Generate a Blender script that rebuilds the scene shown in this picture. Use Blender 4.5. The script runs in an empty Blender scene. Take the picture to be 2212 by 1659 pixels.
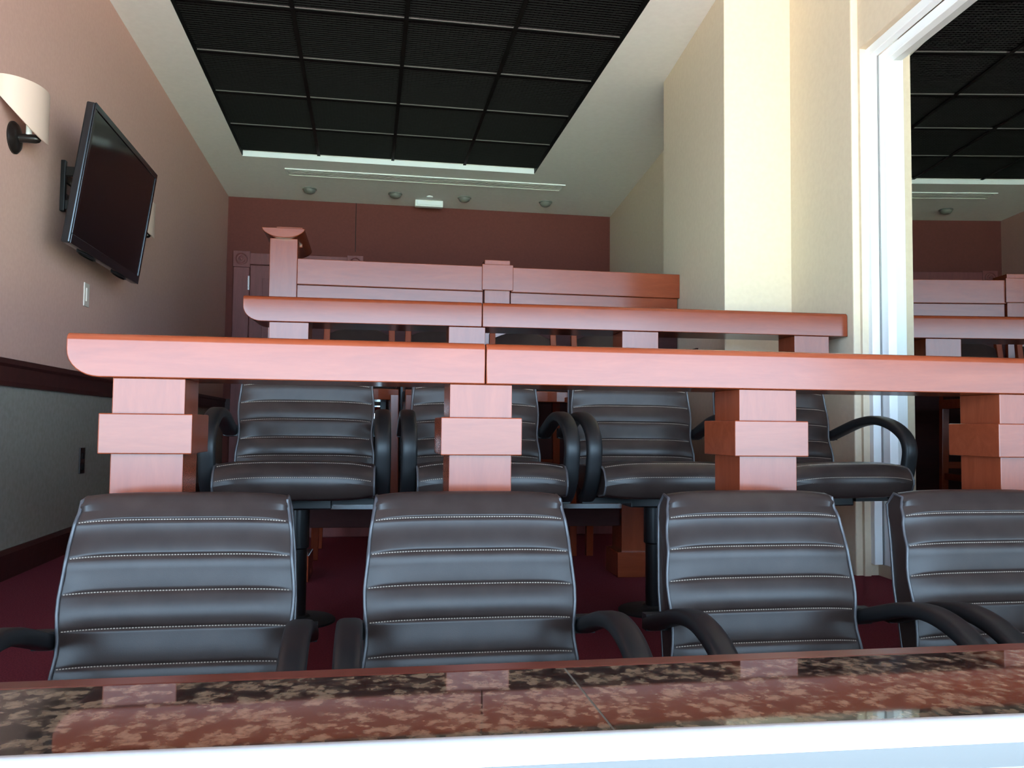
import bpy, bmesh, math, random
from mathutils import Matrix, Vector
random.seed(7)
S = bpy.context.scene
COL = S.collection

# ------------------------------------------------------------------ camera
F_PX, IMG_W = 1812.0, 2212.0
EYE = 1.0                                   # eye height above the lowest floor
yaw, pitch, roll = (math.radians(a) for a in (9.761, 2.892, 0.5755))
fw = Vector((math.sin(yaw) * math.cos(pitch), math.cos(yaw) * math.cos(pitch), math.sin(pitch)))
rt0 = Vector((math.cos(yaw), -math.sin(yaw), 0)); up0 = rt0.cross(fw)
rt = math.cos(roll) * rt0 + math.sin(roll) * up0
up = -math.sin(roll) * rt0 + math.cos(roll) * up0
cd = bpy.data.cameras.new('camera'); cam = bpy.data.objects.new('camera', cd); COL.objects.link(cam)
cd.sensor_width = 36.0; cd.lens = F_PX / IMG_W * 36.0; cd.clip_start = 0.02; cd.clip_end = 500
m = Matrix.Identity(4)
for r in range(3):
    m[r][0], m[r][1], m[r][2] = rt[r], up[r], -fw[r]
m[2][3] = EYE
cam.matrix_world = m
S.camera = cam

# ------------------------------------------------------------------ daylight
w = bpy.data.worlds.new('sky'); S.world = w; w.use_nodes = True
bg = w.node_tree.nodes['Background']
bg.inputs[0].default_value = (0.50, 0.75, 1.0, 1); bg.inputs[1].default_value = 8.6
sd = bpy.data.lights.new('sun', 'SUN'); sd.energy = 130.0; sd.angle = math.radians(0.6); sd.color = (1, .98, .95)
sun = bpy.data.objects.new('sun', sd); COL.objects.link(sun)
sun.rotation_euler = Vector((-0.25, -0.62, -0.75)).to_track_quat('-Z', 'Y').to_euler()
sun.location = (0, 12, 14)
vs = S.view_settings
vs.view_transform = 'Standard'; vs.look = 'None'; vs.gamma = 1.0; vs.use_curve_mapping = False
vs.exposure = 0.88
S.cycles.max_bounces = 10; S.cycles.diffuse_bounces = 6

# ------------------------------------------------------------------ mesh helper
class MB:
    def __init__(s): s.v = []; s.f = []
    def add(s, vs, fs):
        n = len(s.v); s.v += [tuple(p) for p in vs]; s.f += [tuple(i + n for i in f) for f in fs]; return s
    def box(s, x0, x1, y0, y1, z0, z1):
        return s.add([(x0,y0,z0),(x1,y0,z0),(x1,y1,z0),(x0,y1,z0),(x0,y0,z1),(x1,y0,z1),(x1,y1,z1),(x0,y1,z1)],
                     [(0,3,2,1),(4,5,6,7),(0,1,5,4),(1,2,6,5),(2,3,7,6),(3,0,4,7)])
    def prism_z(s, pts, z0, z1):            # pts counter-clockwise in plan
        n = len(pts)
        return s.add([(x,y,z0) for x,y in pts] + [(x,y,z1) for x,y in pts],
                     [tuple(range(n))[::-1], tuple(range(n, 2*n))] + [(i,(i+1)%n,n+(i+1)%n,n+i) for i in range(n)])
    def prism_y(s, pts, y0, y1):            # pts (x,z) counter-clockwise seen from -y
        n = len(pts)
        return s.add([(x,y0,z) for x,z in pts] + [(x,y1,z) for x,z in pts],
                     [tuple(range(n)), tuple(range(n, 2*n))[::-1]] + [(i,n+i,n+(i+1)%n,(i+1)%n) for i in range(n)])
    def lathe(s, prof, n=24, c=(0,0,0), axis='z'):   # prof [(r,h)]
        vs = []; fs = []
        for r, h in prof:
            for k in range(n):
                a = 2*math.pi*k/n; p = (r*math.cos(a), r*math.sin(a), h)
                if axis == 'x': p = (h, p[0], p[1])
                if axis == 'y': p = (p[0], h, p[1])
                vs.append((p[0]+c[0], p[1]+c[1], p[2]+c[2]))
        for i in range(len(prof)-1):
            for k in range(n): fs.append((i*n+k, i*n+(k+1)%n, (i+1)*n+(k+1)%n, (i+1)*n+k))
        fs.append(tuple(range(n))[::-1]); fs.append(tuple(range((len(prof)-1)*n, len(prof)*n)))
        return s.add(vs, fs)
    def sweep(s, path, cross, closed=False):  # path of Vector, cross (a,b) list in the (side,normal) frame
        n = len(cross); m = len(path); rings = []
        for i, p in enumerate(path):
            if closed: t = path[(i+1) % m] - path[i-1]
            else: t = path[min(i+1,m-1)] - path[max(i-1,0)]
            t = t.normalized()
            side = Vector((1,0,0)) if abs(t.x) < .9 else Vector((0,1,0))
            side = (side - t*side.dot(t)).normalized(); nm = t.cross(side)
            rings.append([p + side*a + nm*b for a, b in cross])
        vs = [q for r in rings for q in r]; fs = []
        for i in range(m if closed else m-1):
            j = (i+1) % m
            for k in range(n): fs.append((i*n+k, i*n+(k+1)%n, j*n+(k+1)%n, j*n+k))
        if not closed: fs += [tuple(range(n))[::-1], tuple(range((m-1)*n, m*n))]
        return s.add(vs, fs)
    def mesh(s, name, mat, smooth=None):
        me = bpy.data.meshes.new(name); me.from_pydata(s.v, [], s.f)
        bm = bmesh.new(); bm.from_mesh(me); bmesh.ops.recalc_face_normals(bm, faces=bm.faces); bm.to_mesh(me); bm.free()
        me.materials.append(mat)
        if smooth:
            me.shade_smooth(); me.set_sharp_from_angle(angle=math.radians(smooth))
        return me
    def build(s, name, mat, parent=None, smooth=None, bevel=0, loc=None):
        return link(name, s.mesh(name, mat, smooth), parent, bevel, loc)

def link(name, me, parent=None, bevel=0, loc=None):
    o = bpy.data.objects.new(name, me); COL.objects.link(o); o.parent = parent
    if loc: o.location = loc
    if bevel:
        b = o.modifiers.new('bevel', 'BEVEL'); b.width = bevel; b.segments = 2; b.limit_method = 'ANGLE'; b.angle_limit = math.radians(40)
    return o
def circle(r, n=10, r2=None): return [(r*math.cos(2*math.pi*k/n), (r2 or r)*math.sin(2*math.pi*k/n)) for k in range(n)]
def tag(o, label, cat, group=None):
    o['label'] = label; o['category'] = cat
    if group: o['group'] = group
    return o
def thing(name, label, cat, loc=(0,0,0), group=None):
    o = bpy.data.objects.new(name, None); COL.objects.link(o); o.location = loc; o.empty_display_size = .1
    return tag(o, label, cat, group)
def struct(o): o['kind'] = 'structure'; return o
def copy_tree(o, parent=None):
    c = o.copy(); COL.objects.link(c); c.parent = parent
    for ch in list(o.children): copy_tree(ch, c)
    return c

# ------------------------------------------------------------------ materials
def mat(name, col, rough=.5, spec=.5, metal=0, coat=0, coat_rough=.1):
    M = bpy.data.materials.new(name); M.use_nodes = True; b = M.node_tree.nodes['Principled BSDF']
    b.inputs['Base Color'].default_value = (*col, 1); b.inputs['Roughness'].default_value = rough
    b.inputs['Specular IOR Level'].default_value = spec; b.inputs['Metallic'].default_value = metal
    b.inputs['Coat Weight'].default_value = coat; b.inputs['Coat Roughness'].default_value = coat_rough
    return M
def N(M, t, **kw):
    n = M.node_tree.nodes.new(t)
    for k, v in kw.items():
        if k in n.inputs: n.inputs[k].default_value = v
        else: setattr(n, k, v)
    return n
def L(M, a, b): M.node_tree.links.new(a, b)
def bsdf(M): return M.node_tree.nodes['Principled BSDF']
def coords(M, scale, space='Object'):
    tc = N(M, 'ShaderNodeTexCoord'); mp = N(M, 'ShaderNodeMapping'); mp.inputs['Scale'].default_value = scale
    L(M, tc.outputs[space], mp.inputs['Vector']); return mp.outputs[0]
def ramp(M, fac, stops):
    r = N(M, 'ShaderNodeValToRGB'); e = r.color_ramp.elements
    while len(e) < len(stops): e.new(.5)
    for i, (p, c) in enumerate(stops): e[i].position = p; e[i].color = (*c, 1)
    L(M, fac, r.inputs[0]); return r.outputs[0]
def bump(M, fac, strength, dist=.002):
    b = N(M, 'ShaderNodeBump'); b.inputs['Strength'].default_value = strength; b.inputs['Distance'].default_value = dist
    L(M, fac, b.inputs['Height']); L(M, b.outputs[0], bsdf(M).inputs['Normal'])
def mottled(name, c0, c1, scale, rough, spec=.5, bstr=0, bscale=None, bdist=.001):
    M = mat(name, c0, rough, spec); v = coords(M, (1,1,1))
    n = N(M, 'ShaderNodeTexNoise', Scale=scale, Detail=4.0); L(M, v, n.inputs['Vector'])
    L(M, ramp(M, n.outputs[0], [(.35, c0), (.65, c1)]), bsdf(M).inputs['Base Color'])
    if bstr:
        k = N(M, 'ShaderNodeTexNoise', Scale=bscale or scale*4, Detail=3.0); L(M, v, k.inputs['Vector']); bump(M, k.outputs[0], bstr, bdist)
    return M
def wood(name, sc, c0, c1, c2, rough=.22, spec=.5, coat=0):
    M = mat(name, c1, rough, spec, 0, coat, .15); v = coords(M, sc)
    n = N(M, 'ShaderNodeTexNoise', Scale=3.0, Detail=5.0, Roughness=.6, Distortion=.8); L(M, v, n.inputs['Vector'])
    k = N(M, 'ShaderNodeTexNoise', Scale=26.0, Detail=3.0); L(M, v, k.inputs['Vector'])
    mx = N(M, 'ShaderNodeMath', operation='MULTIPLY_ADD'); L(M, k.outputs[0], mx.inputs[0]); mx.inputs[1].default_value = .25
    L(M, n.outputs[0], mx.inputs[2])
    L(M, ramp(M, mx.outputs[0], [(.40, c0), (.60, c1), (.80, c2)]), bsdf(M).inputs['Base Color'])
    bump(M, k.outputs[0], .03, .001)
    return M
CH0, CH1, CH2 = (.180,.032,.012), (.204,.037,.014), (.228,.044,.017)
M_wood_x = wood('cherry_wood_lengthways', (1.2, 9, 9), CH0, CH1, CH2, spec=.46)
M_wood_z = wood('cherry_wood_upright', (9, 9, 1.4), CH0, CH1, CH2, spec=.46)
M_wood_dark = wood('dark_cherry_wood', (1.2, 7, 7), (.034,.009,.008), (.046,.012,.010), (.06,.016,.013), .5, .35)
M_nosing = wood('darker_cherry_nosing', (1.2, 7, 7), (.085,.019,.012), (.10,.023,.015), (.12,.028,.018), .3)  # cherry wood in a darker tone than the rails
M_panel = wood('dark_panel_with_shade', (1.2, 7, 7), (.03,.008,.008), (.036,.010,.010), (.045,.013,.012), .7, .2)  # dark panel wood; on the footrest the dark tone paints in shade
M_door = wood('brown_red_door_wood', (8, 8, 1.2), (.18,.048,.046), (.205,.055,.052), (.23,.063,.06), .5, .4)
M_wall_l = mottled('tan_wall_paint', (.54,.315,.26), (.57,.335,.28), 60, .85, .25, .15, 300)
M_wall_low = mottled('grey_vinyl_wallpaper', (.235,.215,.18), (.275,.25,.215), 45, .8, .3, .2, 250)
M_wall_b = mottled('oxblood_wall_paint', (.132,.034,.027), (.145,.037,.030), 50, .8, .3, .15, 300)
M_wall_r = mottled('cream_wall_paint', (.615,.50,.375), (.645,.53,.40), 40, .8, .3, .12, 300)
M_ceil = mottled('white_ceiling_paint', (.84,.82,.80), (.87,.85,.83), 30, .9, .2, .1, 200)
M_carpet = mottled('maroon_carpet', (.11,.019,.029), (.18,.032,.048), 220, .95, .1, .6, 500, .004)
M_leather = mottled('black_brown_leather', (.028,.018,.016), (.036,.024,.021), 20, .30, .27, .16, 700, .0006)
M_piping = mat('grey_leather_piping', (.06,.055,.06), .35, .6)
M_thread = mat('beige_thread', (.34,.27,.22), .8, .2)
M_plastic = mat('black_plastic', (.010,.010,.011), .45, .4)
M_steel = mat('black_enamel', (.008,.008,.009), .28, .5)
M_base = mat('dull_black_base', (.014,.014,.014), .6, .3)
M_white = mat('white_coated_aluminium', (.80,.81,.82), .35, .5)
M_rail_shade = mat('rail_shade_grey', (.22,.205,.19), .5, .3)  # grey tone painted for shade on the front of the sill rail
M_chrome = mat('brushed_aluminium', (.70,.72,.74), .22, .5, 1)
M_black = mat('matt_black', (.006,.006,.006), .7, .3)
M_louver = mat('black_louver_plastic', (.0035,.0033,.0035), .6, .2)
M_web = mat('grey_tee_web', (.26,.25,.245), .6, .4)
M_screen = mat('black_screen_glass', (.004,.004,.005), .08, .35)
M_bezel = mat('gloss_black_bezel', (.008,.008,.010), .18, .5)
M_shade = mat('cream_frosted_glass', (.60,.42,.34), .45, .5)
M_bronze = mat('dark_bronze', (.014,.010,.009), .3, .5, .3)
M_plate = mat('ivory_plastic', (.62,.52,.46), .4, .5)
M_plate_d = mat('dark_brown_plate', (.025,.014,.012), .4, .5)
M_mirror = mat('dark_mirror_film_glass', (.60,.60,.58), .0, .5, 1)
M_fixture = mat('frosted_grey_glass', (.17,.165,.145), .35, .5)
M_white_box = mat('white_fixture_plastic', (.80,.80,.78), .45, .4)
M_joint = mat('pale_grout', (.16,.14,.11), .7, .3)
M_concrete = mottled('pale_concrete', (.13,.085,.09), (.155,.10,.105), .3, .9, .2)
M_sky_blocker = mat('sky_blocking_overhang', (.07,.068,.066), .8, .3)  # dark colour of the added overhang, keeps its reflection low
M_grass = mottled('mown_grass', (.235,.285,.205), (.26,.315,.23), .15, .95, .1)
M_granite = mat('polished_brown_granite', (.1,.07,.05), .035, .5)
def _granite(M):
    v = coords(M, (1,1,1))
    d = N(M, 'ShaderNodeTexNoise', Scale=60.0, Detail=3.0); L(M, v, d.inputs['Vector'])
    ad = N(M, 'ShaderNodeMixRGB', blend_type='LINEAR_LIGHT'); ad.inputs[0].default_value = .018
    L(M, v, ad.inputs[1]); L(M, d.outputs['Color'], ad.inputs[2])
    vo = N(M, 'ShaderNodeTexVoronoi', Scale=52.0, feature='F1'); L(M, ad.outputs[0], vo.inputs['Vector'])
    n = N(M, 'ShaderNodeTexNoise', Scale=190.0, Detail=5.0, Roughness=.7); L(M, v, n.inputs['Vector'])
    mx = N(M, 'ShaderNodeMath', operation='MULTIPLY_ADD'); L(M, n.outputs[0], mx.inputs[0]); mx.inputs[1].default_value = .7
    L(M, vo.outputs['Distance'], mx.inputs[2])
    L(M, ramp(M, mx.outputs[0], [(.52, (.22,.15,.10)), (.76, (.145,.097,.064)), (.88, (.065,.044,.032)), (1.0, (.018,.014,.013))]), bsdf(M).inputs['Base Color'])
_granite(M_granite)

# ------------------------------------------------------------------ the setting
XL = -1.355
def XR(c, y): return c + .0878*y               # the right wall runs at a slight angle
CB = 1.717
YB, YF, ZC = 8.33, .60, 3.185
T2 = .40                                       # upper tier
def slab_r(mb, c0, c1, y0, y1, z0, z1):        # box that follows the angled right wall
    return mb.prism_z([(XR(c0,y0),y0),(XR(c1,y0),y0),(XR(c1,y1),y1),(XR(c0,y1),y1)], z0, z1)

o = struct(MB().prism_z([(XL-.1,YF-.2),(2.3,YF-.2),(2.3,1.90),(XL-.1,1.90)], -.12, 0).build('floor', M_carpet))
o = struct(MB().prism_z([(XL-.1,1.90),(2.3,1.90),(2.8,YB+.1),(XL-.1,YB+.1)], -.12, T2).build('floor', M_carpet, bevel=.01))
struct(MB().box(XL, -.68, 1.60, 1.90, 0, .20).build('floor', M_carpet, bevel=.01))
wl = struct(MB().box(XL-.14, XL, 1.40, YB+.14, 0, ZC+.5).box(XL-.14, XL, YF, 1.40, 2.75, ZC+.5).box(XL-.14, XL, YF, 1.40, 0, .60).build('wall_left', M_wall_l))
w2 = bpy.data.objects.new('added_light_window', None); COL.objects.link(w2); struct(w2)  # unseen window, added to let in more daylight from the left
MB().box(XL-.09, XL-.03, 1.34, 1.40, .60, 2.75).box(XL-.09, XL-.03, YF, 1.34, 2.69, 2.75).box(XL-.09, XL-.03, YF, 1.34, .60, .66).build('frame', M_white, w2, bevel=.003)
lw = MB().box(XL, XL+.004, 1.9, YB, T2-.4, 1.15).build('wainscot_paper', M_wall_low, wl)
struct(MB().box(XL-.14, 2.9, YB, YB+.14, 0, ZC+.5).build('wall_back', M_wall_b))
MB().box(-.149, -.143, YB-.003, YB, 2.70, ZC).build('panel_seam', M_black, bpy.data.objects['wall_back'])
wr = MB(); slab_r(wr, CB, CB+.35, 3.198, YB+.05, 0, ZC+.5)
wr = struct(wr.build('wall_right', M_wall_r, bevel=.006))
colm = MB().prism_z([(1.3436+.094*3.82,3.82),(2.15,3.82),(2.25,4.98),(1.3436+.094*4.98,4.98)], 0, ZC+.5)
colm.build('column', M_wall_r, wr, bevel=.006)
hd = MB(); slab_r(hd, CB+.030, CB+.35, YF, 3.198, 2.612, ZC+.5)
hd.build('header', M_wall_r, wr, bevel=.004)
rv = MB(); slab_r(rv, CB+.030, CB+.058, 3.180, 3.199, .3, 2.612); rv.build('reveal', M_wall_r, wr)
lo = MB(); slab_r(lo, CB+.10, CB+.35, YF, 3.198, -.1, .45); lo.build('low_wall', M_wall_r, wr)

# window in the right wall
w1 = bpy.data.objects.new('window_1', None); COL.objects.link(w1); w1.location = (XR(CB,2), 2, .45); struct(w1)
w1.location = (0,0,0)
a = MB(); slab_r(a, CB+.058, CB+.094, 3.150, 3.198, .45, 2.612); slab_r(a, CB+.058, CB+.094, YF, 3.150, 2.572, 2.612)
a.build('outer_frame', M_white, w1, bevel=.003)
a = MB(); slab_r(a, CB+.097, CB+.136, 3.090, 3.170, .45, 2.572); slab_r(a, CB+.097, CB+.136, YF, 3.090, 2.530, 2.572)
slab_r(a, CB+.097, CB+.136, YF, 3.090, .45, .52)
a.build('inner_frame', M_white, w1, bevel=.003)
a = MB(); slab_r(a, CB+.094, CB+.097, 3.14, 3.18, .45, 2.575); a.build('gasket', M_web, w1)
a = MB(); slab_r(a, CB+.133, CB+.137, YF, 3.10, .45, 2.56); a.build('glass_pane', M_mirror, w1)
a = MB(); slab_r(a, CB+.20, CB+.34, YF, 3.09, .45, 2.6); a.build('backing', M_black, w1)

# ceiling with the louvred opening
OX0, OX1, OY0, OY1 = -1.045, 1.388, .787, 7.03
MOD_X, MOD_Y, ZG = .616, .6235, 3.222
cb = MB()
cb.box(XL-.1, OX0, YF, YB+.1, ZC, ZC+.06)
cb.prism_z([(OX1,YF),(2.3,YF),(2.9,YB+.1),(OX1,YB+.1)], ZC, ZC+.06)
cb.box(OX0, OX1, OY1, YB+.1, ZC, ZC+.06); cb.box(OX0, OX1, YF, OY0, ZC, ZC+.06)
ceil = struct(cb.build('ceiling', M_ceil))
pl = MB().box(XL-.1, 3.0, YF, YB+.1, ZC+.50, ZC+.56).build('roof_deck', M_black, ceil)
st = MB(); st.box(XL-.1, 3.0, YF-.02, YF+.06, ZC+.0, ZC+.56); st.build('front_fascia', M_ceil, ceil)
MB().box(OX0, OX1, OY1-.004, OY1+.0, ZC-.002, ZG+.006).build('opening_trim', M_white, ceil)
for x in (OX0, OX1-.004): MB().box(x, x+.004, OY0, OY1, ZC+.002, ZG+.02).build('opening_trim', M_louver, ceil)
tm = MB()
nb = 24
for k in range(1, nb):
    tm.box(-MOD_X/2+.006, MOD_X/2-.006, -MOD_Y/2 + MOD_Y*k/nb - .0009, -MOD_Y/2 + MOD_Y*k/nb + .0009, 0, .012)
    tm.box(-MOD_X/2 + MOD_X*k/nb - .0009, -MOD_X/2 + MOD_X*k/nb + .0009, -MOD_Y/2+.006, MOD_Y/2-.006, .007, .012)
tile_me = tm.mesh('louver_tile', M_louver)
NR = 10
XT = [OX0+.004 + (OX1-OX0-.008)*k/4 for k in range(5)]
for i in range(4):
    for j in range(NR):
        link('louver_tile', tile_me, ceil, 0, ((XT[i]+XT[i+1])/2, OY1-.008 - MOD_Y*(j+.5), ZG+.003))
for i in range(1, 4):
    t = MB().box(XT[i]-.012, XT[i]+.012, OY0, OY1-.005, ZG-.002, ZG+.002).build('main_tee', M_louver, ceil)
    MB().box(XT[i]-.002, XT[i]+.002, OY0, OY1-.005, ZG+.002, ZG+.045).build('tee_web', M_louver, t)
for j in range(1, NR):
    y = OY1-.008-MOD_Y*j
    t = MB().box(OX0+.004, OX1-.004, y-.012, y+.012, ZG-.0025, ZG+.0015).build('cross_tee', M_louver, ceil)
    MB().box(OX0+.004, OX1-.004, y-.002, y+.002, ZG+.002, ZG+.085).build('tee_web', M_web, t)

# trims on the left wall
t1 = MB().prism_y([(XL,1.133),(XL+.018,1.133),(XL+.022,1.15),(XL+.022,1.205),(XL+.032,1.215),(XL+.032,1.235),(XL,1.235)], 1.9, YB)
struct(t1.build('trim_1', M_wood_dark))
bb = MB().prism_y([(XL,T2),(XL+.018,T2),(XL+.018,T2+.095),(XL+.010,T2+.113),(XL,T2+.113)], 1.9, YB)
struct(bb.build('baseboard_left', M_wood_dark))
struct(MB().box(-.07, 2.4, YB-.018, YB, T2, T2+.113).build('baseboard_back', M_wood_dark))
struct(MB().box(-.07, 2.4, YB-.025, YB, 1.133, 1.235).build('trim_2', M_wood_dark))
struct(MB().box(XL, -1.29, YB-.025, YB, 1.133, 1.235).build('trim_3', M_wood_dark))
# ledge board against the column beside the half wall
struct(MB().prism_z([(1.3436+.094*4.25-.012,4.25),(1.3436+.094*4.25+.02,4.25),(1.3436+.094*4.58+.02,4.58),(1.3436+.094*4.58-.012,4.58)], 1.405, 1.43).build('trim_4', M_wood_dark))

# door in the back wall
d1 = bpy.data.objects.new('door_1', None); COL.objects.link(d1); struct(d1); d1.location = (-.68, YB, T2)
def dl(mb, name, m_, par=d1, **k):             # geometry given in world space, shifted to the door's origin
    mb.v = [(x+.68, y-YB, z-T2) for x,y,z in mb.v]; return mb.build(name, m_, par, **k)
dl(MB().box(-1.288,-1.14, YB-.03, YB, T2, 2.50), 'casing', M_door, bevel=.004)
dl(MB().box(-.218,-.07, YB-.03, YB, T2, 2.50), 'casing', M_door, bevel=.004)
dl(MB().box(-1.14,-.218, YB-.03, YB, 2.53, 2.64), 'casing', M_door, bevel=.004)
for x in (-1.214, -.144):
    bl = dl(MB().box(x-.078, x+.078, YB-.038, YB, 2.50, 2.655), 'corner_block', M_door, bevel=.003)
    rs = MB().lathe([(.058,0),(.058,-.010),(.050,-.014),(.045,-.006),(.038,-.006),(.034,-.014),(.026,-.014),(.022,-.006),(.015,-.006),(.012,-.014),(.004,-.018)], 28, (x, YB-.038, 2.578), 'y')
    dl(rs, 'rosette', M_door, bl, smooth=35)
leaf = dl(MB().box(-1.134,-.224, YB-.012, YB, T2+.01, 2.524), 'leaf', M_door, bevel=.003)
for z0, z1 in ((.60, 1.25), (1.42, 2.40)):
    for x0, x1 in ((-1.02,-.72), (-.64,-.34)):
        dl(MB().box(x0, x1, YB-.018, YB-.010, z0, z1), 'door_panel', M_door, leaf, bevel=.006)
for z in (2.28, 1.40, .65):
    dl(MB().box(-1.152,-1.136, YB-.040, YB-.026, z, z+.135), 'hinge', M_chrome)
hn = MB().lathe([(.03,0),(.03,-.008),(.012,-.012),(.012,-.05),(.028,-.06),(.028,-.085),(.012,-.10)], 16, (-.30, YB-.012, 1.35), 'y')
dl(hn, 'knob', M_chrome, leaf, smooth=40)

# outside: concrete terrace below, the playing field, the sill
struct(MB().prism_z([(-90,-114),(90,-114),(90,.2),(-4,.2),(-4,60),(-90,60)], -11.4, -11.0).build('ground', M_concrete))
struct(MB().box(-75, 75, -112, -34, -11.0, -10.9).build('ground', M_grass))
struct(MB().box(-30, 30, -4.8, YF-.03, 3.40, 3.75).build('ceiling', M_sky_blocker))  # unseen overhang, added to block the high sky
struct(MB().box(-30, XL-.16, YF-.03, 8.6, 3.40, 3.75).build('ceiling', M_sky_blocker))  # same added slab continued on the left, shades the added window
struct(MB().box(XL-.2, 2.3, .40, .60, -.6, .69).build('wall_front', M_concrete))

# ------------------------------------------------------------------ counter by the window
ct = thing('granite_counter', 'polished brown granite counter with cherry wood nosing along the window', 'counter', (0, .8, 0))
def cl(mb, name, m_, par=ct, **k):
    mb.v = [(x, y-.8, z) for x,y,z in mb.v]; return mb.build(name, m_, par, **k)
JX = .2105
def yf(x): return .652 - .030*(x-.15)
def gslab(x0, x1, z0, z1): return MB().prism_z([(x0,yf(x0)),(x1,yf(x1)),(x1,.880),(x0,.880)], z0, z1)
cl(gslab(XL, JX-.0012, .715, .745), 'granite_slab', M_granite)
cl(gslab(JX+.0012, XR(CB+.09,.8), .715, .745), 'granite_slab', M_granite)
cl(gslab(JX-.0012, JX+.0012, .716, .7446), 'joint_line', M_joint)
cl(MB().prism_z([(XL,.8805),(XR(CB+.09,.88),.8805),(XR(CB+.09,.91),.911),(XL,.911)], .690, .745), 'wood_nosing', M_nosing, bevel=.004)
cl(MB().box(XL, XR(CB+.09,.8), .70, .74, .0, .715), 'front_panel', M_wood_dark)

sl = thing('window_sill_rail', 'white aluminium window track rail and sill across the bottom foreground', 'window rail', (.15, .655, .70))
def rl(mb, name, m_, **k):
    mb.v = [(x-.15, y-.655, z-.70) for x,y,z in mb.v]
    return mb.build(name, m_, sl, **k)
rm = MB()
pf = [(.627,.727),(.627,.748),(.630,.755),(.636,.760),(.646,.7615),(.655,.7605),(.660,.757),(.662,.750),(.662,.7455),(.640,.727)]
vs_ = [];
for x in (-1.3, 1.75):
    for y, z in pf: vs_.append((x, y - .030*(x-.15), z))
n_ = len(pf)
rm.add(vs_, [tuple(range(n_)), tuple(range(n_,2*n_))[::-1]] + [(i,n_+i,n_+(i+1)%n_,(i+1)%n_) for i in range(n_)])
rl(rm, 'track', M_white, smooth=50)
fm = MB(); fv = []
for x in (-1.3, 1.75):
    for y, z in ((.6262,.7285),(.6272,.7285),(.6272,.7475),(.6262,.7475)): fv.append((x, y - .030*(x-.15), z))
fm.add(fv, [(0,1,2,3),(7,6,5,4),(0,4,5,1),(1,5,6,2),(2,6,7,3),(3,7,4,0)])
rl(fm, 'track_face', M_rail_shade)  # strip that carries the painted shade below the white track top
rl(MB().box(XL, 1.75, .30, .655, .70, .728), 'sill', M_white, bevel=.004)

# ------------------------------------------------------------------ drink rails
def rail_board(x0, x1, y0, y1, z0, z1, round_left, name, parent, off):
    pts = []
    if round_left:
        r = .068
        for k in range(9):
            a = math.pi + math.pi/2*k/8
            pts.append((x0 + r + r*math.cos(a), z0 + r*.86 + r*.86*math.sin(a)))
    else: pts.append((x0, z0))
    pts += [(x1, z0), (x1, z1), (x0, z1)]
    mb = MB().prism_y(pts, y0, y1)
    mb.v = [(x-off[0], y-off[1], z-off[2]) for x,y,z in mb.v]
    me = mb.mesh(name, M_wood_x)
    bm = bmesh.new(); bm.from_mesh(me)
    es = [e for e in bm.edges if all(abs(v.co.y - (y0-off[1])) < 1e-5 and abs(v.co.z - (z1-off[2])) < 1e-5 for v in e.verts)]
    bmesh.ops.bevel(bm, geom=es, offset=.016, segments=5, affect='EDGES', profile=.5)
    bm.to_mesh(me); bm.free()
    me.shade_smooth(); me.set_sharp_from_angle(angle=math.radians(28))
    return link(name, me, parent, .0022)
def drink_rail(label, y, yslope, xs, joint, posts, z0, z1, floor, cap_left, group):
    cx = (xs[0]+xs[1])/2
    off = (cx, y, floor)
    root = thing('drink_rail', label, 'drink rail', off, group)
    rail_board(xs[0], joint-.0012, y-.012, y+.21, z0, z1, True, 'rail_board', root, off)
    rail_board(joint+.0012, xs[1], y-.012, y+.21, z0, z1, False, 'rail_board', root, off)
    for a, b in posts:
        def sh(mb): mb.v = [(px-off[0], py-off[1], pz-off[2]) for px,py,pz in mb.v]; return mb
        if a > 1.7:                          # the last support is a short wall-side bracket
            sh(MB().box(a, b, y, y+.15, z0-.21, z0)).build('bracket', M_wood_z, root, bevel=.002); continue
        p = sh(MB().box(a, b, y, y+.15, floor, z0)).build('post', M_wood_z, root, bevel=.002)
        sh(MB().box(a-.021, b+.021, y-.021, y+.171, z0-.166, z0-.078)).build('collar', M_wood_x, p, bevel=.0025)
        sh(MB().box(a-.021, b+.021, y-.021, y+.171, floor, floor+.10)).build('plinth', M_wood_x, p, bevel=.0025)
    root.rotation_euler.z = yslope
    return root
G_rail = 'tiered cherry wood drink rails'
drink_rail('nearest long cherry wood drink rail, directly behind the front row of chairs', 1.95, 0, (-.642, 1.868), .271,
           [(-.549,-.398),(.189,.336),(.907,1.059),(1.633,1.785)], 1.098, 1.194, T2, True, G_rail)
r2 = drink_rail('middle cherry wood drink rail with rounded end, above and behind the nearest rail', 3.295, -.030, (-.477, 2.000), .444,
           [(-.38,-.231),(.312,.458),(1.021,1.174),(1.767,1.922)], 1.394, 1.493, T2, True, G_rail)
fo = (.7615, 3.295, T2)
def shf(mb): mb.v = [(x-fo[0], y-fo[1], z-fo[2]) for x,y,z in mb.v]; return mb
for x0, x1 in ((-.231,.312),(.458,1.021),(1.174,1.767)):
    fb = shf(MB().box(x0, x1, 3.32, 3.42, .60, .672)).build('footrest', M_panel, r2, bevel=.003)  # shade low under the rail is put into the dark colour
    shf(MB().box(x0, x1, 3.315, 3.35, .672, .690)).build('metal_strip', M_chrome, fb)

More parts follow.
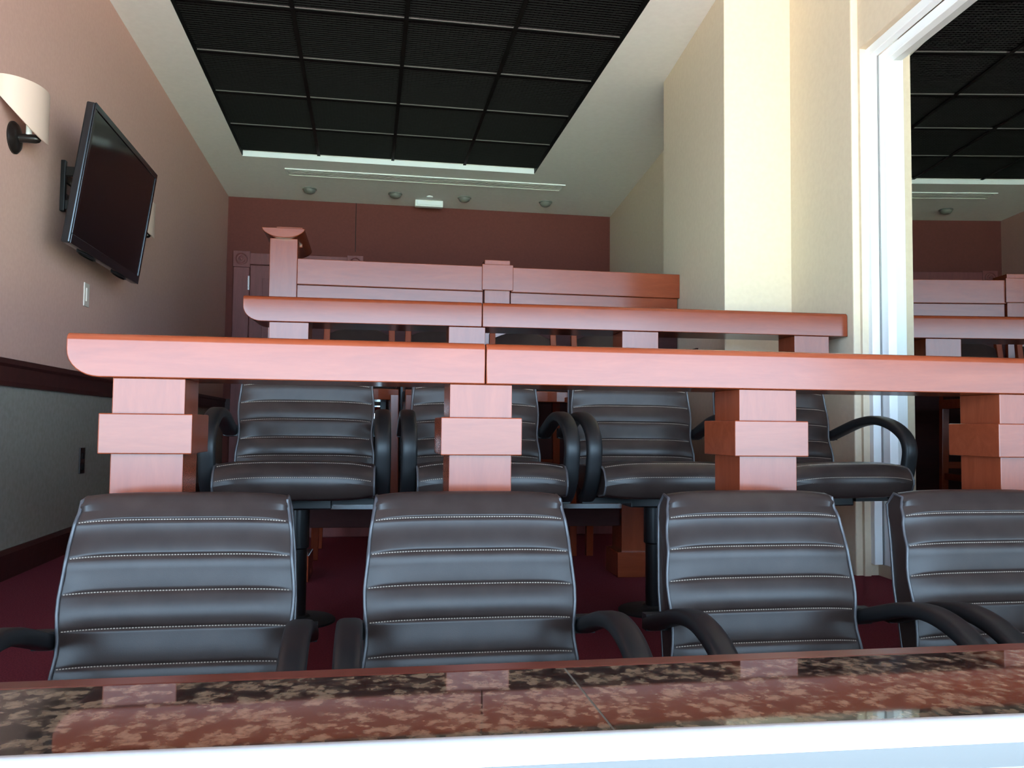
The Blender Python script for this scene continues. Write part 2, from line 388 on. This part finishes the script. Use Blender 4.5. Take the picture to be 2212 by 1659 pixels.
# ------------------------------------------------------------------ half wall at the back
HY = 4.62
hw = thing('half_wall', 'tall cherry wood half wall with newel post behind the bar stools', 'half wall', (.62, HY, T2))
def hl(mb, name, m_, par=hw, **k):
    mb.v = [(x-.62, y-HY, z-T2) for x,y,z in mb.v]; return mb.build(name, m_, par, **k)
XH = 1.776
hl(MB().box(-.386, XH-.003, 4.640, 4.74, T2, 1.80), 'wall_panel', M_panel)
hl(MB().box(-.386, .625, 4.628, 4.640, 1.585, 1.752), 'lower_board', M_wood_x, bevel=.002)
hl(MB().box(.783, XH-.006, 4.628, 4.640, 1.585, 1.752), 'lower_board', M_wood_x, bevel=.002)
hl(MB().box(-.386, .625, 4.606, 4.76, 1.752, 1.892), 'upper_board', M_wood_x, bevel=.003)
hl(MB().box(.783, XH, 4.606, 4.76, 1.752, 1.892), 'upper_board', M_wood_x, bevel=.003)
hl(MB().box(-.386, .625, 4.60, 4.640, T2, T2+.12), 'base_board', M_door, bevel=.004)
hl(MB().box(.783, XH, 4.60, 4.640, T2, T2+.12), 'base_board', M_door, bevel=.004)
mp_ = hl(MB().box(.632, .776, 4.612, 4.76, T2, 1.930), 'middle_post', M_wood_z, bevel=.002)
hl(MB().box(.616, .792, 4.594, 4.775, 1.757, 1.903), 'collar', M_wood_x, mp_, bevel=.003)
hl(MB().box(.64, .768, 4.606, 4.62, 1.32, 1.372), 'collar', M_wood_x, mp_, bevel=.003)
nw = hl(MB().box(-.531, -.386, 4.605, 4.75, T2, 1.996), 'newel_post', M_wood_z, bevel=.003)
hl(MB().box(-.52, -.376, 4.80, 4.93, 1.99, 2.105), 'cap_block', M_wood_x, nw, bevel=.003)
hp = []
for k in range(13):
    a = math.pi + math.pi*k/12
    ca, sa = math.cos(a), math.sin(a)
    hp.append((-.4585 + .112*math.copysign(abs(ca)**.62, ca)*(1 - .30*(-sa)**2), 2.044 + .052*sa))
hl(MB().prism_y(hp, 4.565, 5.16), 'handrail_cap', M_wood_x, smooth=40, bevel=.003)
# glossy black framed glass doors set into the half wall
for k, (x0, x1, lab) in enumerate(((-.30, .10, 'black framed glass panel reflecting daylight, left of the two on half wall'),
                                   (.175, .56, 'dark framed glass panel, right of the two on the half wall'))):
    g = thing('glass_cabinet_door', lab, 'glass panel', ((x0+x1)/2, 4.64, .75))
    hx = (x1-x0)/2
    fr = MB(); fr.box(-hx, -hx+.032, -.03, 0, 0, .46); fr.box(hx-.032, hx, -.03, 0, 0, .46)
    fr.box(-hx+.032, hx-.032, -.03, 0, .43, .46); fr.box(-hx+.032, hx-.032, -.03, 0, 0, .03)
    fr.build('frame', M_bezel, g, bevel=.002)
    MB().box(-hx+.032, hx-.032, -.016, -.004, .03, .43).build('glass', M_mirror if k == 0 else M_screen, g)

# ------------------------------------------------------------------ leather chairs
def catmull(P, n):
    P = [Vector(p) for p in P]; out = []
    for i in range(len(P)-1):
        p0, p1, p2, p3 = P[max(i-1,0)], P[i], P[i+1], P[min(i+2,len(P)-1)]
        for k in range(n):
            t = k/n
            out.append(.5*((2*p1) + (p2-p0)*t + (2*p0-5*p1+4*p2-p3)*t*t + (3*p1-p0-3*p2+p3)*t**3))
    out.append(P[-1]); return out
def lerp(T, z):
    if z <= T[0][0]: return T[0][1]
    for (a, b), (c, d) in zip(T, T[1:]):
        if z <= c:
            t = (z-a)/(c-a); t = t*t*(3-2*t); return b + (d-b)*t
    return T[-1][1]
HALF_W = [(.42,.222),(.50,.222),(.575,.214),(.66,.220),(.76,.212),(.84,.203),(.90,.200)]
def front_y(z): return lerp([(.42,.185),(.50,.196),(.60,.214),(.72,.238),(.80,.262),(.84,.282),(.90,.33)], z)
SPREAD = 24
def cushion(seams, ztop, zbot):
    # profile of the side: up the front, over the rounded top, down the rear
    prof = []; kind = []
    zr = ztop - .030
    zs = sorted([zbot] + [zr] + [s_+d for s_ in seams for d in (-.006,-.003,-.0012,0,.0012,.003,.006)] + [s_+p*k/8 for s_, p in zip(sorted(seams), [b-a for a, b in zip(sorted(seams), sorted(seams)[1:])]+[zr-max(seams)]) for k in range(1,8)])
    zs = [z for z in zs if zbot <= z <= zr]
    for z in zs: prof.append((front_y(z), z)); kind.append(z)
    yf0 = front_y(zr)
    for k in range(1, 9):
        a = math.pi - math.pi*k/8
        prof.append((yf0 + .030 + .030*math.cos(a) + .004*k/8, zr + .030*math.sin(a))); kind.append(None)
    for i in range(1, 13):
        z = zr + (zbot-zr)*i/12
        t = .064 + .012*math.sin(math.pi*min(1, i/12))
        prof.append((front_y(z) + t, z)); kind.append(None)
    ed = sorted(list(seams) + [zbot-.04, ztop+.012])
    def bulge(z):
        for a, b in zip(ed, ed[1:]):
            if a <= z <= b:
                t = (z-a)/(b-a); return .0034*(1-(2*t-1)**2) - .0022*math.exp(-(min(z-a, b-z)/.0026)**2)
        return 0
    def pt(u, i):
        y, z = prof[i]; hwid = lerp(HALF_W, z); e = abs(u)
        if kind[i] is not None:
            zz = z - .008*e**4
            if z > ztop-.075: hwid -= .006*((z-ztop+.075)/.075)**3*e**2
            zb = bulge(z)
            fade = 1 - e**6
            y = y - zb*fade + .014*e**4 - .004
            return (u*hwid, y, zz)
        top = max(0, (z-ztop+.075)/.075)
        return (u*(hwid-.006*top**3*e*e), y, z - .008*e**4*min(1, top*2))
    return prof, kind, pt
def make_chair(seams, ztop=.860, zbot=.44):
    root = thing('leather_armchair', 'x', 'chair')
    prof, kind, pt = cushion(seams, ztop, zbot)
    mb = MB(); m_ = len(prof); us = []
    for k in range(SPREAD+1):
        t = -1 + 2*k/SPREAD; us.append(math.copysign(abs(t)**.85, t))
    vs = [pt(u, i) for u in us for i in range(m_)]
    fs = [(a*m_+i, (a+1)*m_+i, (a+1)*m_+(i+1)%m_, a*m_+(i+1)%m_) for a in range(SPREAD) for i in range(m_)]
    fs += [tuple(range(m_)), tuple(range(SPREAD*m_, (SPREAD+1)*m_))[::-1]]
    mb.add(vs, fs)
    back = mb.build('backrest', M_leather, root, smooth=50)
    for sgn in (-1, 1):
        loop = [Vector(pt(sgn, i)) for i in list(range(0, m_, 3))]
        loop = [p + Vector((sgn*.001, -.001, 0)) for p in loop]
        MB().sweep(loop, circle(.0036, 7), closed=True).build('piping', M_piping, back, smooth=60)
    def surf(u, z):
        i = min((k for k in range(len(prof)) if kind[k] is not None), key=lambda k: abs(prof[k][1]-z)); return Vector(pt(u, i))
    stt = MB()
    for z in seams:
        nst = 74
        row = [surf(-.97 + 1.94*k/nst, z) for k in range(nst+1)]
        for k in range(nst):
            a, b = row[k], row[k] + (row[k+1]-row[k])*.62
            stt.add([a+Vector((0,-.0012,-.0009)), b+Vector((0,-.0012,-.0009)), b+Vector((0,-.0012,.0009)), a+Vector((0,-.0012,.0009)),
                     a+Vector((0,.002,-.0012)), b+Vector((0,.002,-.0012)), b+Vector((0,.002,.0012)), a+Vector((0,.002,.0012))],
                    [(0,1,2,3),(0,4,5,1),(3,2,6,7),(1,5,6,2),(0,3,7,4)])
    so = stt.build('stitching', M_thread, back); so['kind'] = 'stuff'
    # seat cushion
    sp = [(.22,.395),(.22,.468),(.18,.482),(.05,.487),(-.08,.492),(-.150,.496),(-.188,.490),(-.210,.474),(-.221,.450),(-.222,.422),(-.213,.396),(-.19,.382),(-.1,.376),(.1,.376)]
    sp = [ (p.y, p.z) for p in catmull([(0,)+q for q in sp], 4)]
    mb = MB(); ms = len(sp); nu = 18
    def sw(y): return lerp([(-.23,.222),(-.1,.226),(.05,.222),(.22,.205)], y)
    def spt(u, i):
        y, z = sp[i]; e = abs(u)
        dz = -.014*e**4 if z > .43 else .010*e**4
        return (u*sw(y), y + (.016*e**5 if y < -.1 else 0), z + dz)
    us2 = [math.copysign(abs(-1+2*k/nu)**.8, -1+2*k/nu) for k in range(nu+1)]
    mb.add([spt(u, i) for u in us2 for i in range(ms)],
           [(a*ms+i, a*ms+(i+1)%ms, (a+1)*ms+(i+1)%ms, (a+1)*ms+i) for a in range(nu) for i in range(ms)]
           + [tuple(range(ms))[::-1], tuple(range(nu*ms, (nu+1)*ms))])
    seat = mb.build('seat', M_leather, root, smooth=50)
    for sgn in (-1, 1):
        lp = [Vector(spt(sgn, i)) + Vector((sgn*.001,0,0)) for i in range(ms)]
        MB().sweep(lp[2:-6], circle(.0036, 7)).build('piping', M_piping, seat, smooth=60)
    stt = MB()
    for yy, zz in ((-.185,.492),(-.220,.452)):
        i = min(range(ms), key=lambda k: (sp[k][0]-yy)**2 + (sp[k][1]-zz)**2)
        nst = 74; row = [Vector(spt(-.97+1.94*k/nst, i)) for k in range(nst+1)]
        nrm = Vector((0, -.5, .85)) if zz > .47 else Vector((0,-.9,.4))
        tv = Vector((0, nrm.z, -nrm.y))*.0009
        for k in range(nst):
            a = row[k] + nrm*.001; b = a + (row[k+1]-row[k])*.62
            stt.add([a-tv, b-tv, b+tv, a+tv, a-tv-nrm*.002, b-tv-nrm*.002, b+tv-nrm*.002, a+tv-nrm*.002],
                    [(0,1,2,3),(0,4,5,1),(3,2,6,7),(1,5,6,2),(0,3,7,4)])
    so = stt.build('stitching', M_thread, seat); so['kind'] = 'stuff'
    # arms: a flat bow from the backrest, forward and down to the seat
    path = catmull([(0,.255,.572),(0,.17,.600),(0,.08,.626),(0,-.005,.634),(0,-.085,.616),(0,-.142,.580),(0,-.162,.538),(0,-.156,.490),(0,-.140,.440),(0,-.100,.395),(0,-.060,.372)], 5)
    cs = []
    for k in range(14):
        a = 2*math.pi*k/14
        cs.append((.024*math.copysign(abs(math.cos(a))**.55, math.cos(a)), .016*math.copysign(abs(math.sin(a))**.55, math.sin(a))))
    for sgn in (-1, 1):
        am = MB().sweep([p + Vector((sgn*.247,0,0)) for p in path], cs)
        am.box(min(sgn*.10,sgn*.262), max(sgn*.10,sgn*.262), -.08, -.04, .360, .378)
        am.box(min(sgn*.205,sgn*.268), max(sgn*.205,sgn*.268), .240, .268, .560, .595)
        am.build('armrest', M_plastic, root, smooth=45)
    MB().box(-.10, .10, -.07, .14, .345, .380).box(-.05, .05, .12, .27, .345, .368).build('seat_plate', M_steel, root, bevel=.004)
    MB().box(-.045, .045, .255, .27, .36, .60).build('back_bracket', M_steel, root, bevel=.003)
    MB().lathe([(.026,.010),(.026,.22),(.032,.225),(.032,.340)], 20).build('pedestal', M_steel, root, smooth=40)
    MB().lathe([(.115,0),(.115,.006),(.108,.011),(.04,.016),(.034,.022)], 32).build('base_plate', M_base, root, smooth=40)
    return root
def place(proto, first, x, y, z, rz, label, group):
    c = proto if first else copy_tree(proto)
    c.location = (x, y, z); c.rotation_euler.z = rz; c['label'] = label; c['group'] = group
    return c
p1 = make_chair([.807-.0672*k for k in range(6) if .807-.0672*k > .45], .858)
R1 = [(-.360, 'leftmost black leather chair of the front row, nearest the tan wall'),
      (.222, 'second black leather chair from the left in the front row'),
      (.872, 'third black leather chair from the left in the front row'),
      (1.452, 'rightmost black leather chair of the front row, cut by the photo edge')]
for i, (x, lb) in enumerate(R1):
    place(p1, i == 0, x, 1.525, 0, 0, lb, 'black leather chairs in the front row')
p2 = make_chair([.498 + .0595*k for k in range(6)], .855)
R2 = [(-.200, 'black leather chair behind the nearest rail, leftmost of the second row'),
      (.371, 'second chair from the left behind the nearest rail, beside its middle post'),
      (.935, 'third chair from the left behind the nearest rail, left of its third post'),
      (1.512, 'black leather chair behind the nearest rail, beside the white window frame')]
for i, (x, lb) in enumerate(R2):
    place(p2, i == 0, x, 2.66, T2, .10 if i == 3 else 0, lb, 'black leather chairs in the second row')

# ------------------------------------------------------------------ bar stools
def make_stool():
    root = thing('bar_stool', 'x', 'bar stool')
    hw_ = .165
    for sx in (-1, 1):
        for sy in (-1, 1):
            x = sx*hw_; y = sy*.165
            mb = MB()
            top = .74 if sy < 0 else .72
            mb.add([(x-.016+.01*sx,y-.016+.012*sy,0),(x+.016+.01*sx,y-.016+.012*sy,0),(x+.016+.01*sx,y+.016+.012*sy,0),(x-.016+.01*sx,y+.016+.012*sy,0),
                    (x-.019,y-.019,top),(x+.019,y-.019,top),(x+.019,y+.019,top),(x-.019,y+.019,top)],
                   [(0,3,2,1),(4,5,6,7),(0,1,5,4),(1,2,6,5),(2,3,7,6),(3,0,4,7)])
            mb.build('leg', M_wood_z, root, bevel=.003)
    for z, yy in ((.28,-.17),(.40,.17)):
        MB().box(-hw_, hw_, yy-.010, yy+.010, z, z+.035).build('stretcher', M_wood_x, root, bevel=.002)
    for sx in (-1, 1):
        MB().box(sx*hw_-.010, sx*hw_+.010, -.165, .165, .34, .375).build('stretcher', M_wood_x, root, bevel=.002)
    ap = MB()
    pts = [(-.185,.185),(-.185,-.15)] + [(-.185+.37*k/8, -.15-.045*math.sin(math.pi*k/8)) for k in range(1,8)] + [(.185,-.15),(.185,.185)]
    ap.prism_z(pts, .715, .765); ap.build('apron', M_wood_x, root, bevel=.003)
    pts2 = [(x*.96, y*.95) for x, y in pts]
    cu = MB(); cu.prism_z(pts2, .765, .800); cu.build('seat', M_leather, root, bevel=.012)
    for sx in (-1, 1):
        MB().add([(sx*.165-.017,.150,.76),(sx*.165+.017,.150,.76),(sx*.165+.017,.185,.76),(sx*.165-.017,.185,.76),
                  (sx*.158-.015,.205,1.075),(sx*.158+.015,.205,1.075),(sx*.158+.015,.235,1.075),(sx*.158-.015,.235,1.075)],
                 [(0,3,2,1),(4,5,6,7),(0,1,5,4),(1,2,6,5),(2,3,7,6),(3,0,4,7)]).build('back_post', M_wood_z, root, bevel=.003)
    bk = MB(); n = 10; vs = []
    for k in range(n+1):
        u = -1+2*k/n; x = u*.142
        zt = 1.055 + .034*(1-u*u)
        for (dy, zz) in ((0,.85),(-.012,.95),(-.006,zt-.012),(.010,zt),(.026,zt-.012),(.03,.95),(.024,.85)):
            vs.append((x, .168 + (zz-.76)*.165 + dy - .012*(1-u*u)*0, zz))
    fs = [(a*7+i, a*7+(i+1)%7, (a+1)*7+(i+1)%7, (a+1)*7+i) for a in range(n) for i in range(7)] + [tuple(range(7))[::-1], tuple(range(n*7, n*7+7))]
    bk.add(vs, fs); bk.build('backrest', M_leather, root, smooth=50)
    return root
stp = make_stool()
for i, (x, lb) in enumerate(((-.045, 'leftmost cherry wood bar stool with black padding behind the middle rail'),
                             (.354, 'second bar stool from the left behind the middle rail'),
                             (.782, 'third bar stool from the left behind the middle rail'),
                             (1.21, 'rightmost cherry wood bar stool behind the middle rail'))):
    place(stp, i == 0, x, 4.02, T2, 0, lb, 'bar stools behind the middle rail')

# ------------------------------------------------------------------ television
tv = thing('television', 'black flat television tilted down on a bracket on the tan wall', 'television', (XL, 4.12, 1.93))
def tvm(mb):                                   # local: x out of wall, y along wall, z up; tilt 7.8 deg
    ca, sa = math.cos(math.radians(7.8)), math.sin(math.radians(7.8))
    mb.v = [(.155 + x*ca + z*sa, y, 1.723-1.93 + z*ca - x*sa) for x,y,z in mb.v]; return mb
TW, TH = 1.015, .59
tvm(MB().box(-.034, 0, -TW/2, TW/2, 0, TH)).build('case', M_bezel, tv, bevel=.006)
tvm(MB().box(-.060, -.034, -TW/2+.26, TW/2-.20, .06, TH-.10)).build('rear_housing', M_plastic, tv, bevel=.01)
bz = MB(); b_ = .026
bz.box(0,.006,-TW/2,TW/2,0,b_+.014).box(0,.006,-TW/2,TW/2,TH-b_,TH).box(0,.006,-TW/2,-TW/2+b_,b_+.014,TH-b_).box(0,.006,TW/2-b_,TW/2,b_+.014,TH-b_)
tvm(bz).build('bezel', M_bezel, tv, bevel=.002)
tvm(MB().box(0,.002,-TW/2+b_,TW/2-b_,b_+.014,TH-b_)).build('screen', M_screen, tv)
for yy in (-.24, .24):
    g = MB().lathe([(.07,0),(.07,-.006),(.055,-.010),(.05,-.004),(.02,-.004)], 24, (-.045, yy, 0)); g.v = [(x*1, yy+(y-yy)*1.7, z) for x,y,z in g.v]
    g.v = [(-.017+(x+.045)*.22, y, z) for x,y,z in g.v]
    tvm(g).build('speaker', M_plastic, tv, smooth=40)
MB().box(0, .020, -.18, -.155, 0, .228).box(0, .020, .13, .18, 0, .228).box(0,.012,-.13,.13,.05,.09).box(0,.012,-.13,.13,.14,.18).build('mount_plate', M_steel, tv, bevel=.003)
for yy in (-.165, .155):
    MB().box(.02, .14, yy-.012, yy+.012, .16, .20).build('mount_arm', M_steel, tv, bevel=.003)
    MB().box(.02, .11, yy-.012, yy+.012, .01, .05).build('mount_arm', M_steel, tv, bevel=.003)

# ------------------------------------------------------------------ wall sconces
def make_sconce():
    root = thing('wall_sconce', 'x', 'wall lamp')
    MB().lathe([(.062,0),(.062,.006),(.052,.016),(.030,.022),(.016,.024)], 32, (0,0,0), 'x').build('backplate', M_bronze, root, smooth=40)
    am = MB().lathe([(.017,.02),(.017,.080),(.014,.092),(.006,.098)], 16, (0,0,0), 'x')
    am.build('arm', M_bronze, root, smooth=40)
    MB().lathe([(.011,.0),(.011,.05),(.014,.052),(.014,.085)], 14, (.055,0,.01)).build('socket', M_white_box, root, smooth=40)
    sh = MB(); n = 28; R = .112; ry = .150
    vs = []; 
    for k in range(n+1):
        a = -math.pi/2 + math.pi*k/n
        for s_ in (1.0, .955):
            x, y = .002 + R*s_*math.cos(a), ry*s_*math.sin(a)
            zb = -.012 + .125*(1 - math.cos(a))**1.0
            vs += [(x, y, zb), (x, y, .190)]
    fs = []
    for k in range(n):
        a, b = k*4, k*4+4
        fs += [(a, b, b+1, a+1), (a+2, a+3, b+3, b+2), (a, a+2, b+2, b), (a+1, b+1, b+3, a+3)]
    fs += [(0,1,3,2), (n*4, n*4+2, n*4+3, n*4+1)]
    sh.add(vs, fs).build('shade', M_shade, root, smooth=50)
    return root
sc0 = make_sconce()
for i, (y, lb) in enumerate(((3.44, 'cream half round wall lamp at the left photo edge'), (5.10, 'cream wall lamp mostly hidden behind the television'))):
    c = sc0 if i == 0 else copy_tree(sc0)
    c.location = (XL, y, 2.085); c['label'] = lb; c['group'] = 'half round wall lamps'

sw = thing('light_switch', 'ivory light switch plate on the tan wall below the television', 'switch', (XL, 4.33, 1.615))
MB().box(0, .006, -.036, .036, -.057, .057).build('plate', M_plate, sw, bevel=.002)
MB().box(.006, .011, -.016, .016, -.033, .033).build('rocker', M_plate, sw, bevel=.0015)
ou = thing('power_outlet', 'dark power outlet plate low on the grey wallpaper', 'outlet', (XL+.004, 4.34, .815))
MB().box(0, .006, -.036, .036, -.062, .062).build('plate', M_plate_d, ou, bevel=.002)
for z in (-.03, .022): MB().box(.006, .009, -.017, .017, z-.014, z+.014).build('socket', M_black, ou, bevel=.002)

# ------------------------------------------------------------------ ceiling fittings
df = thing('slot_diffuser', 'long white four slot air diffuser in the rear ceiling', 'air vent', (.497, 7.385, ZC))
hx, hy = 1.231, .095
MB().box(-hx,hx,-hy,-hy+.014,-.010,0).box(-hx,hx,hy-.014,hy,-.010,0).box(-hx,-hx+.02,-hy+.014,hy-.014,-.010,0).box(hx-.02,hx,-hy+.014,hy-.014,-.010,0).build('frame', M_white_box, df, bevel=.002)
MB().box(-hx+.02,hx-.02,-hy+.014,hy-.014,-.003,-.001).build('dark_back', M_web, df)
for k in range(4):
    y = -hy + .014 + (2*hy-.028)*(k+1)/5
    MB().add([(-hx+.02,y-.010,-.010),(hx-.02,y-.010,-.010),(hx-.02,y+.006,-.010),(-hx+.02,y+.006,-.010),(-hx+.02,y-.002,-.003),(hx-.02,y-.002,-.003),(hx-.02,y+.010,-.003),(-hx+.02,y+.010,-.003)],
             [(0,3,2,1),(4,5,6,7),(0,1,5,4),(1,2,6,5),(2,3,7,6),(3,0,4,7)]).build('slat', M_white_box, df)
dlm = None
for i, (x, lb) in enumerate(((-.566, 'small bowl ceiling light nearest the tan wall'), (.223, 'small bowl ceiling light left of the white emergency box'),
                             (.878, 'small bowl ceiling light right of the white emergency box'), (1.672, 'small bowl ceiling light nearest the cream wall'))):
    if dlm is None:
        dlm = thing('bowl_light', lb, 'ceiling light', (x, 7.90, ZC), 'bowl lights on the rear ceiling')
        MB().lathe([(.066,0),(.066,-.008),(.060,-.012)], 28).build('trim_ring', M_fixture, dlm, smooth=40)
        MB().lathe([(.058,-.010),(.055,-.022),(.045,-.036),(.028,-.046),(.010,-.050)], 28).build('bowl', M_fixture, dlm, smooth=60)
    else:
        c = copy_tree(dlm); c.location.x = x; c['label'] = lb
em = thing('emergency_light', 'white emergency light box on the ceiling edge above the oxblood wall', 'light box', (.555, 8.10, ZC))
MB().box(-.135,.135,-.03,.03,-.062,0).build('housing', M_white_box, em, bevel=.004)
MB().box(-.118,.118,-.036,-.03,-.048,-.010).build('lens', M_white, em, bevel=.003)
dt = thing('smoke_detector', 'tiny round detector disc on the rear ceiling above the emergency box', 'detector', (.55, 7.93, ZC))
MB().lathe([(.03,0),(.03,-.010),(.022,-.016)], 24).build('cover', M_white_box, dt, smooth=40)
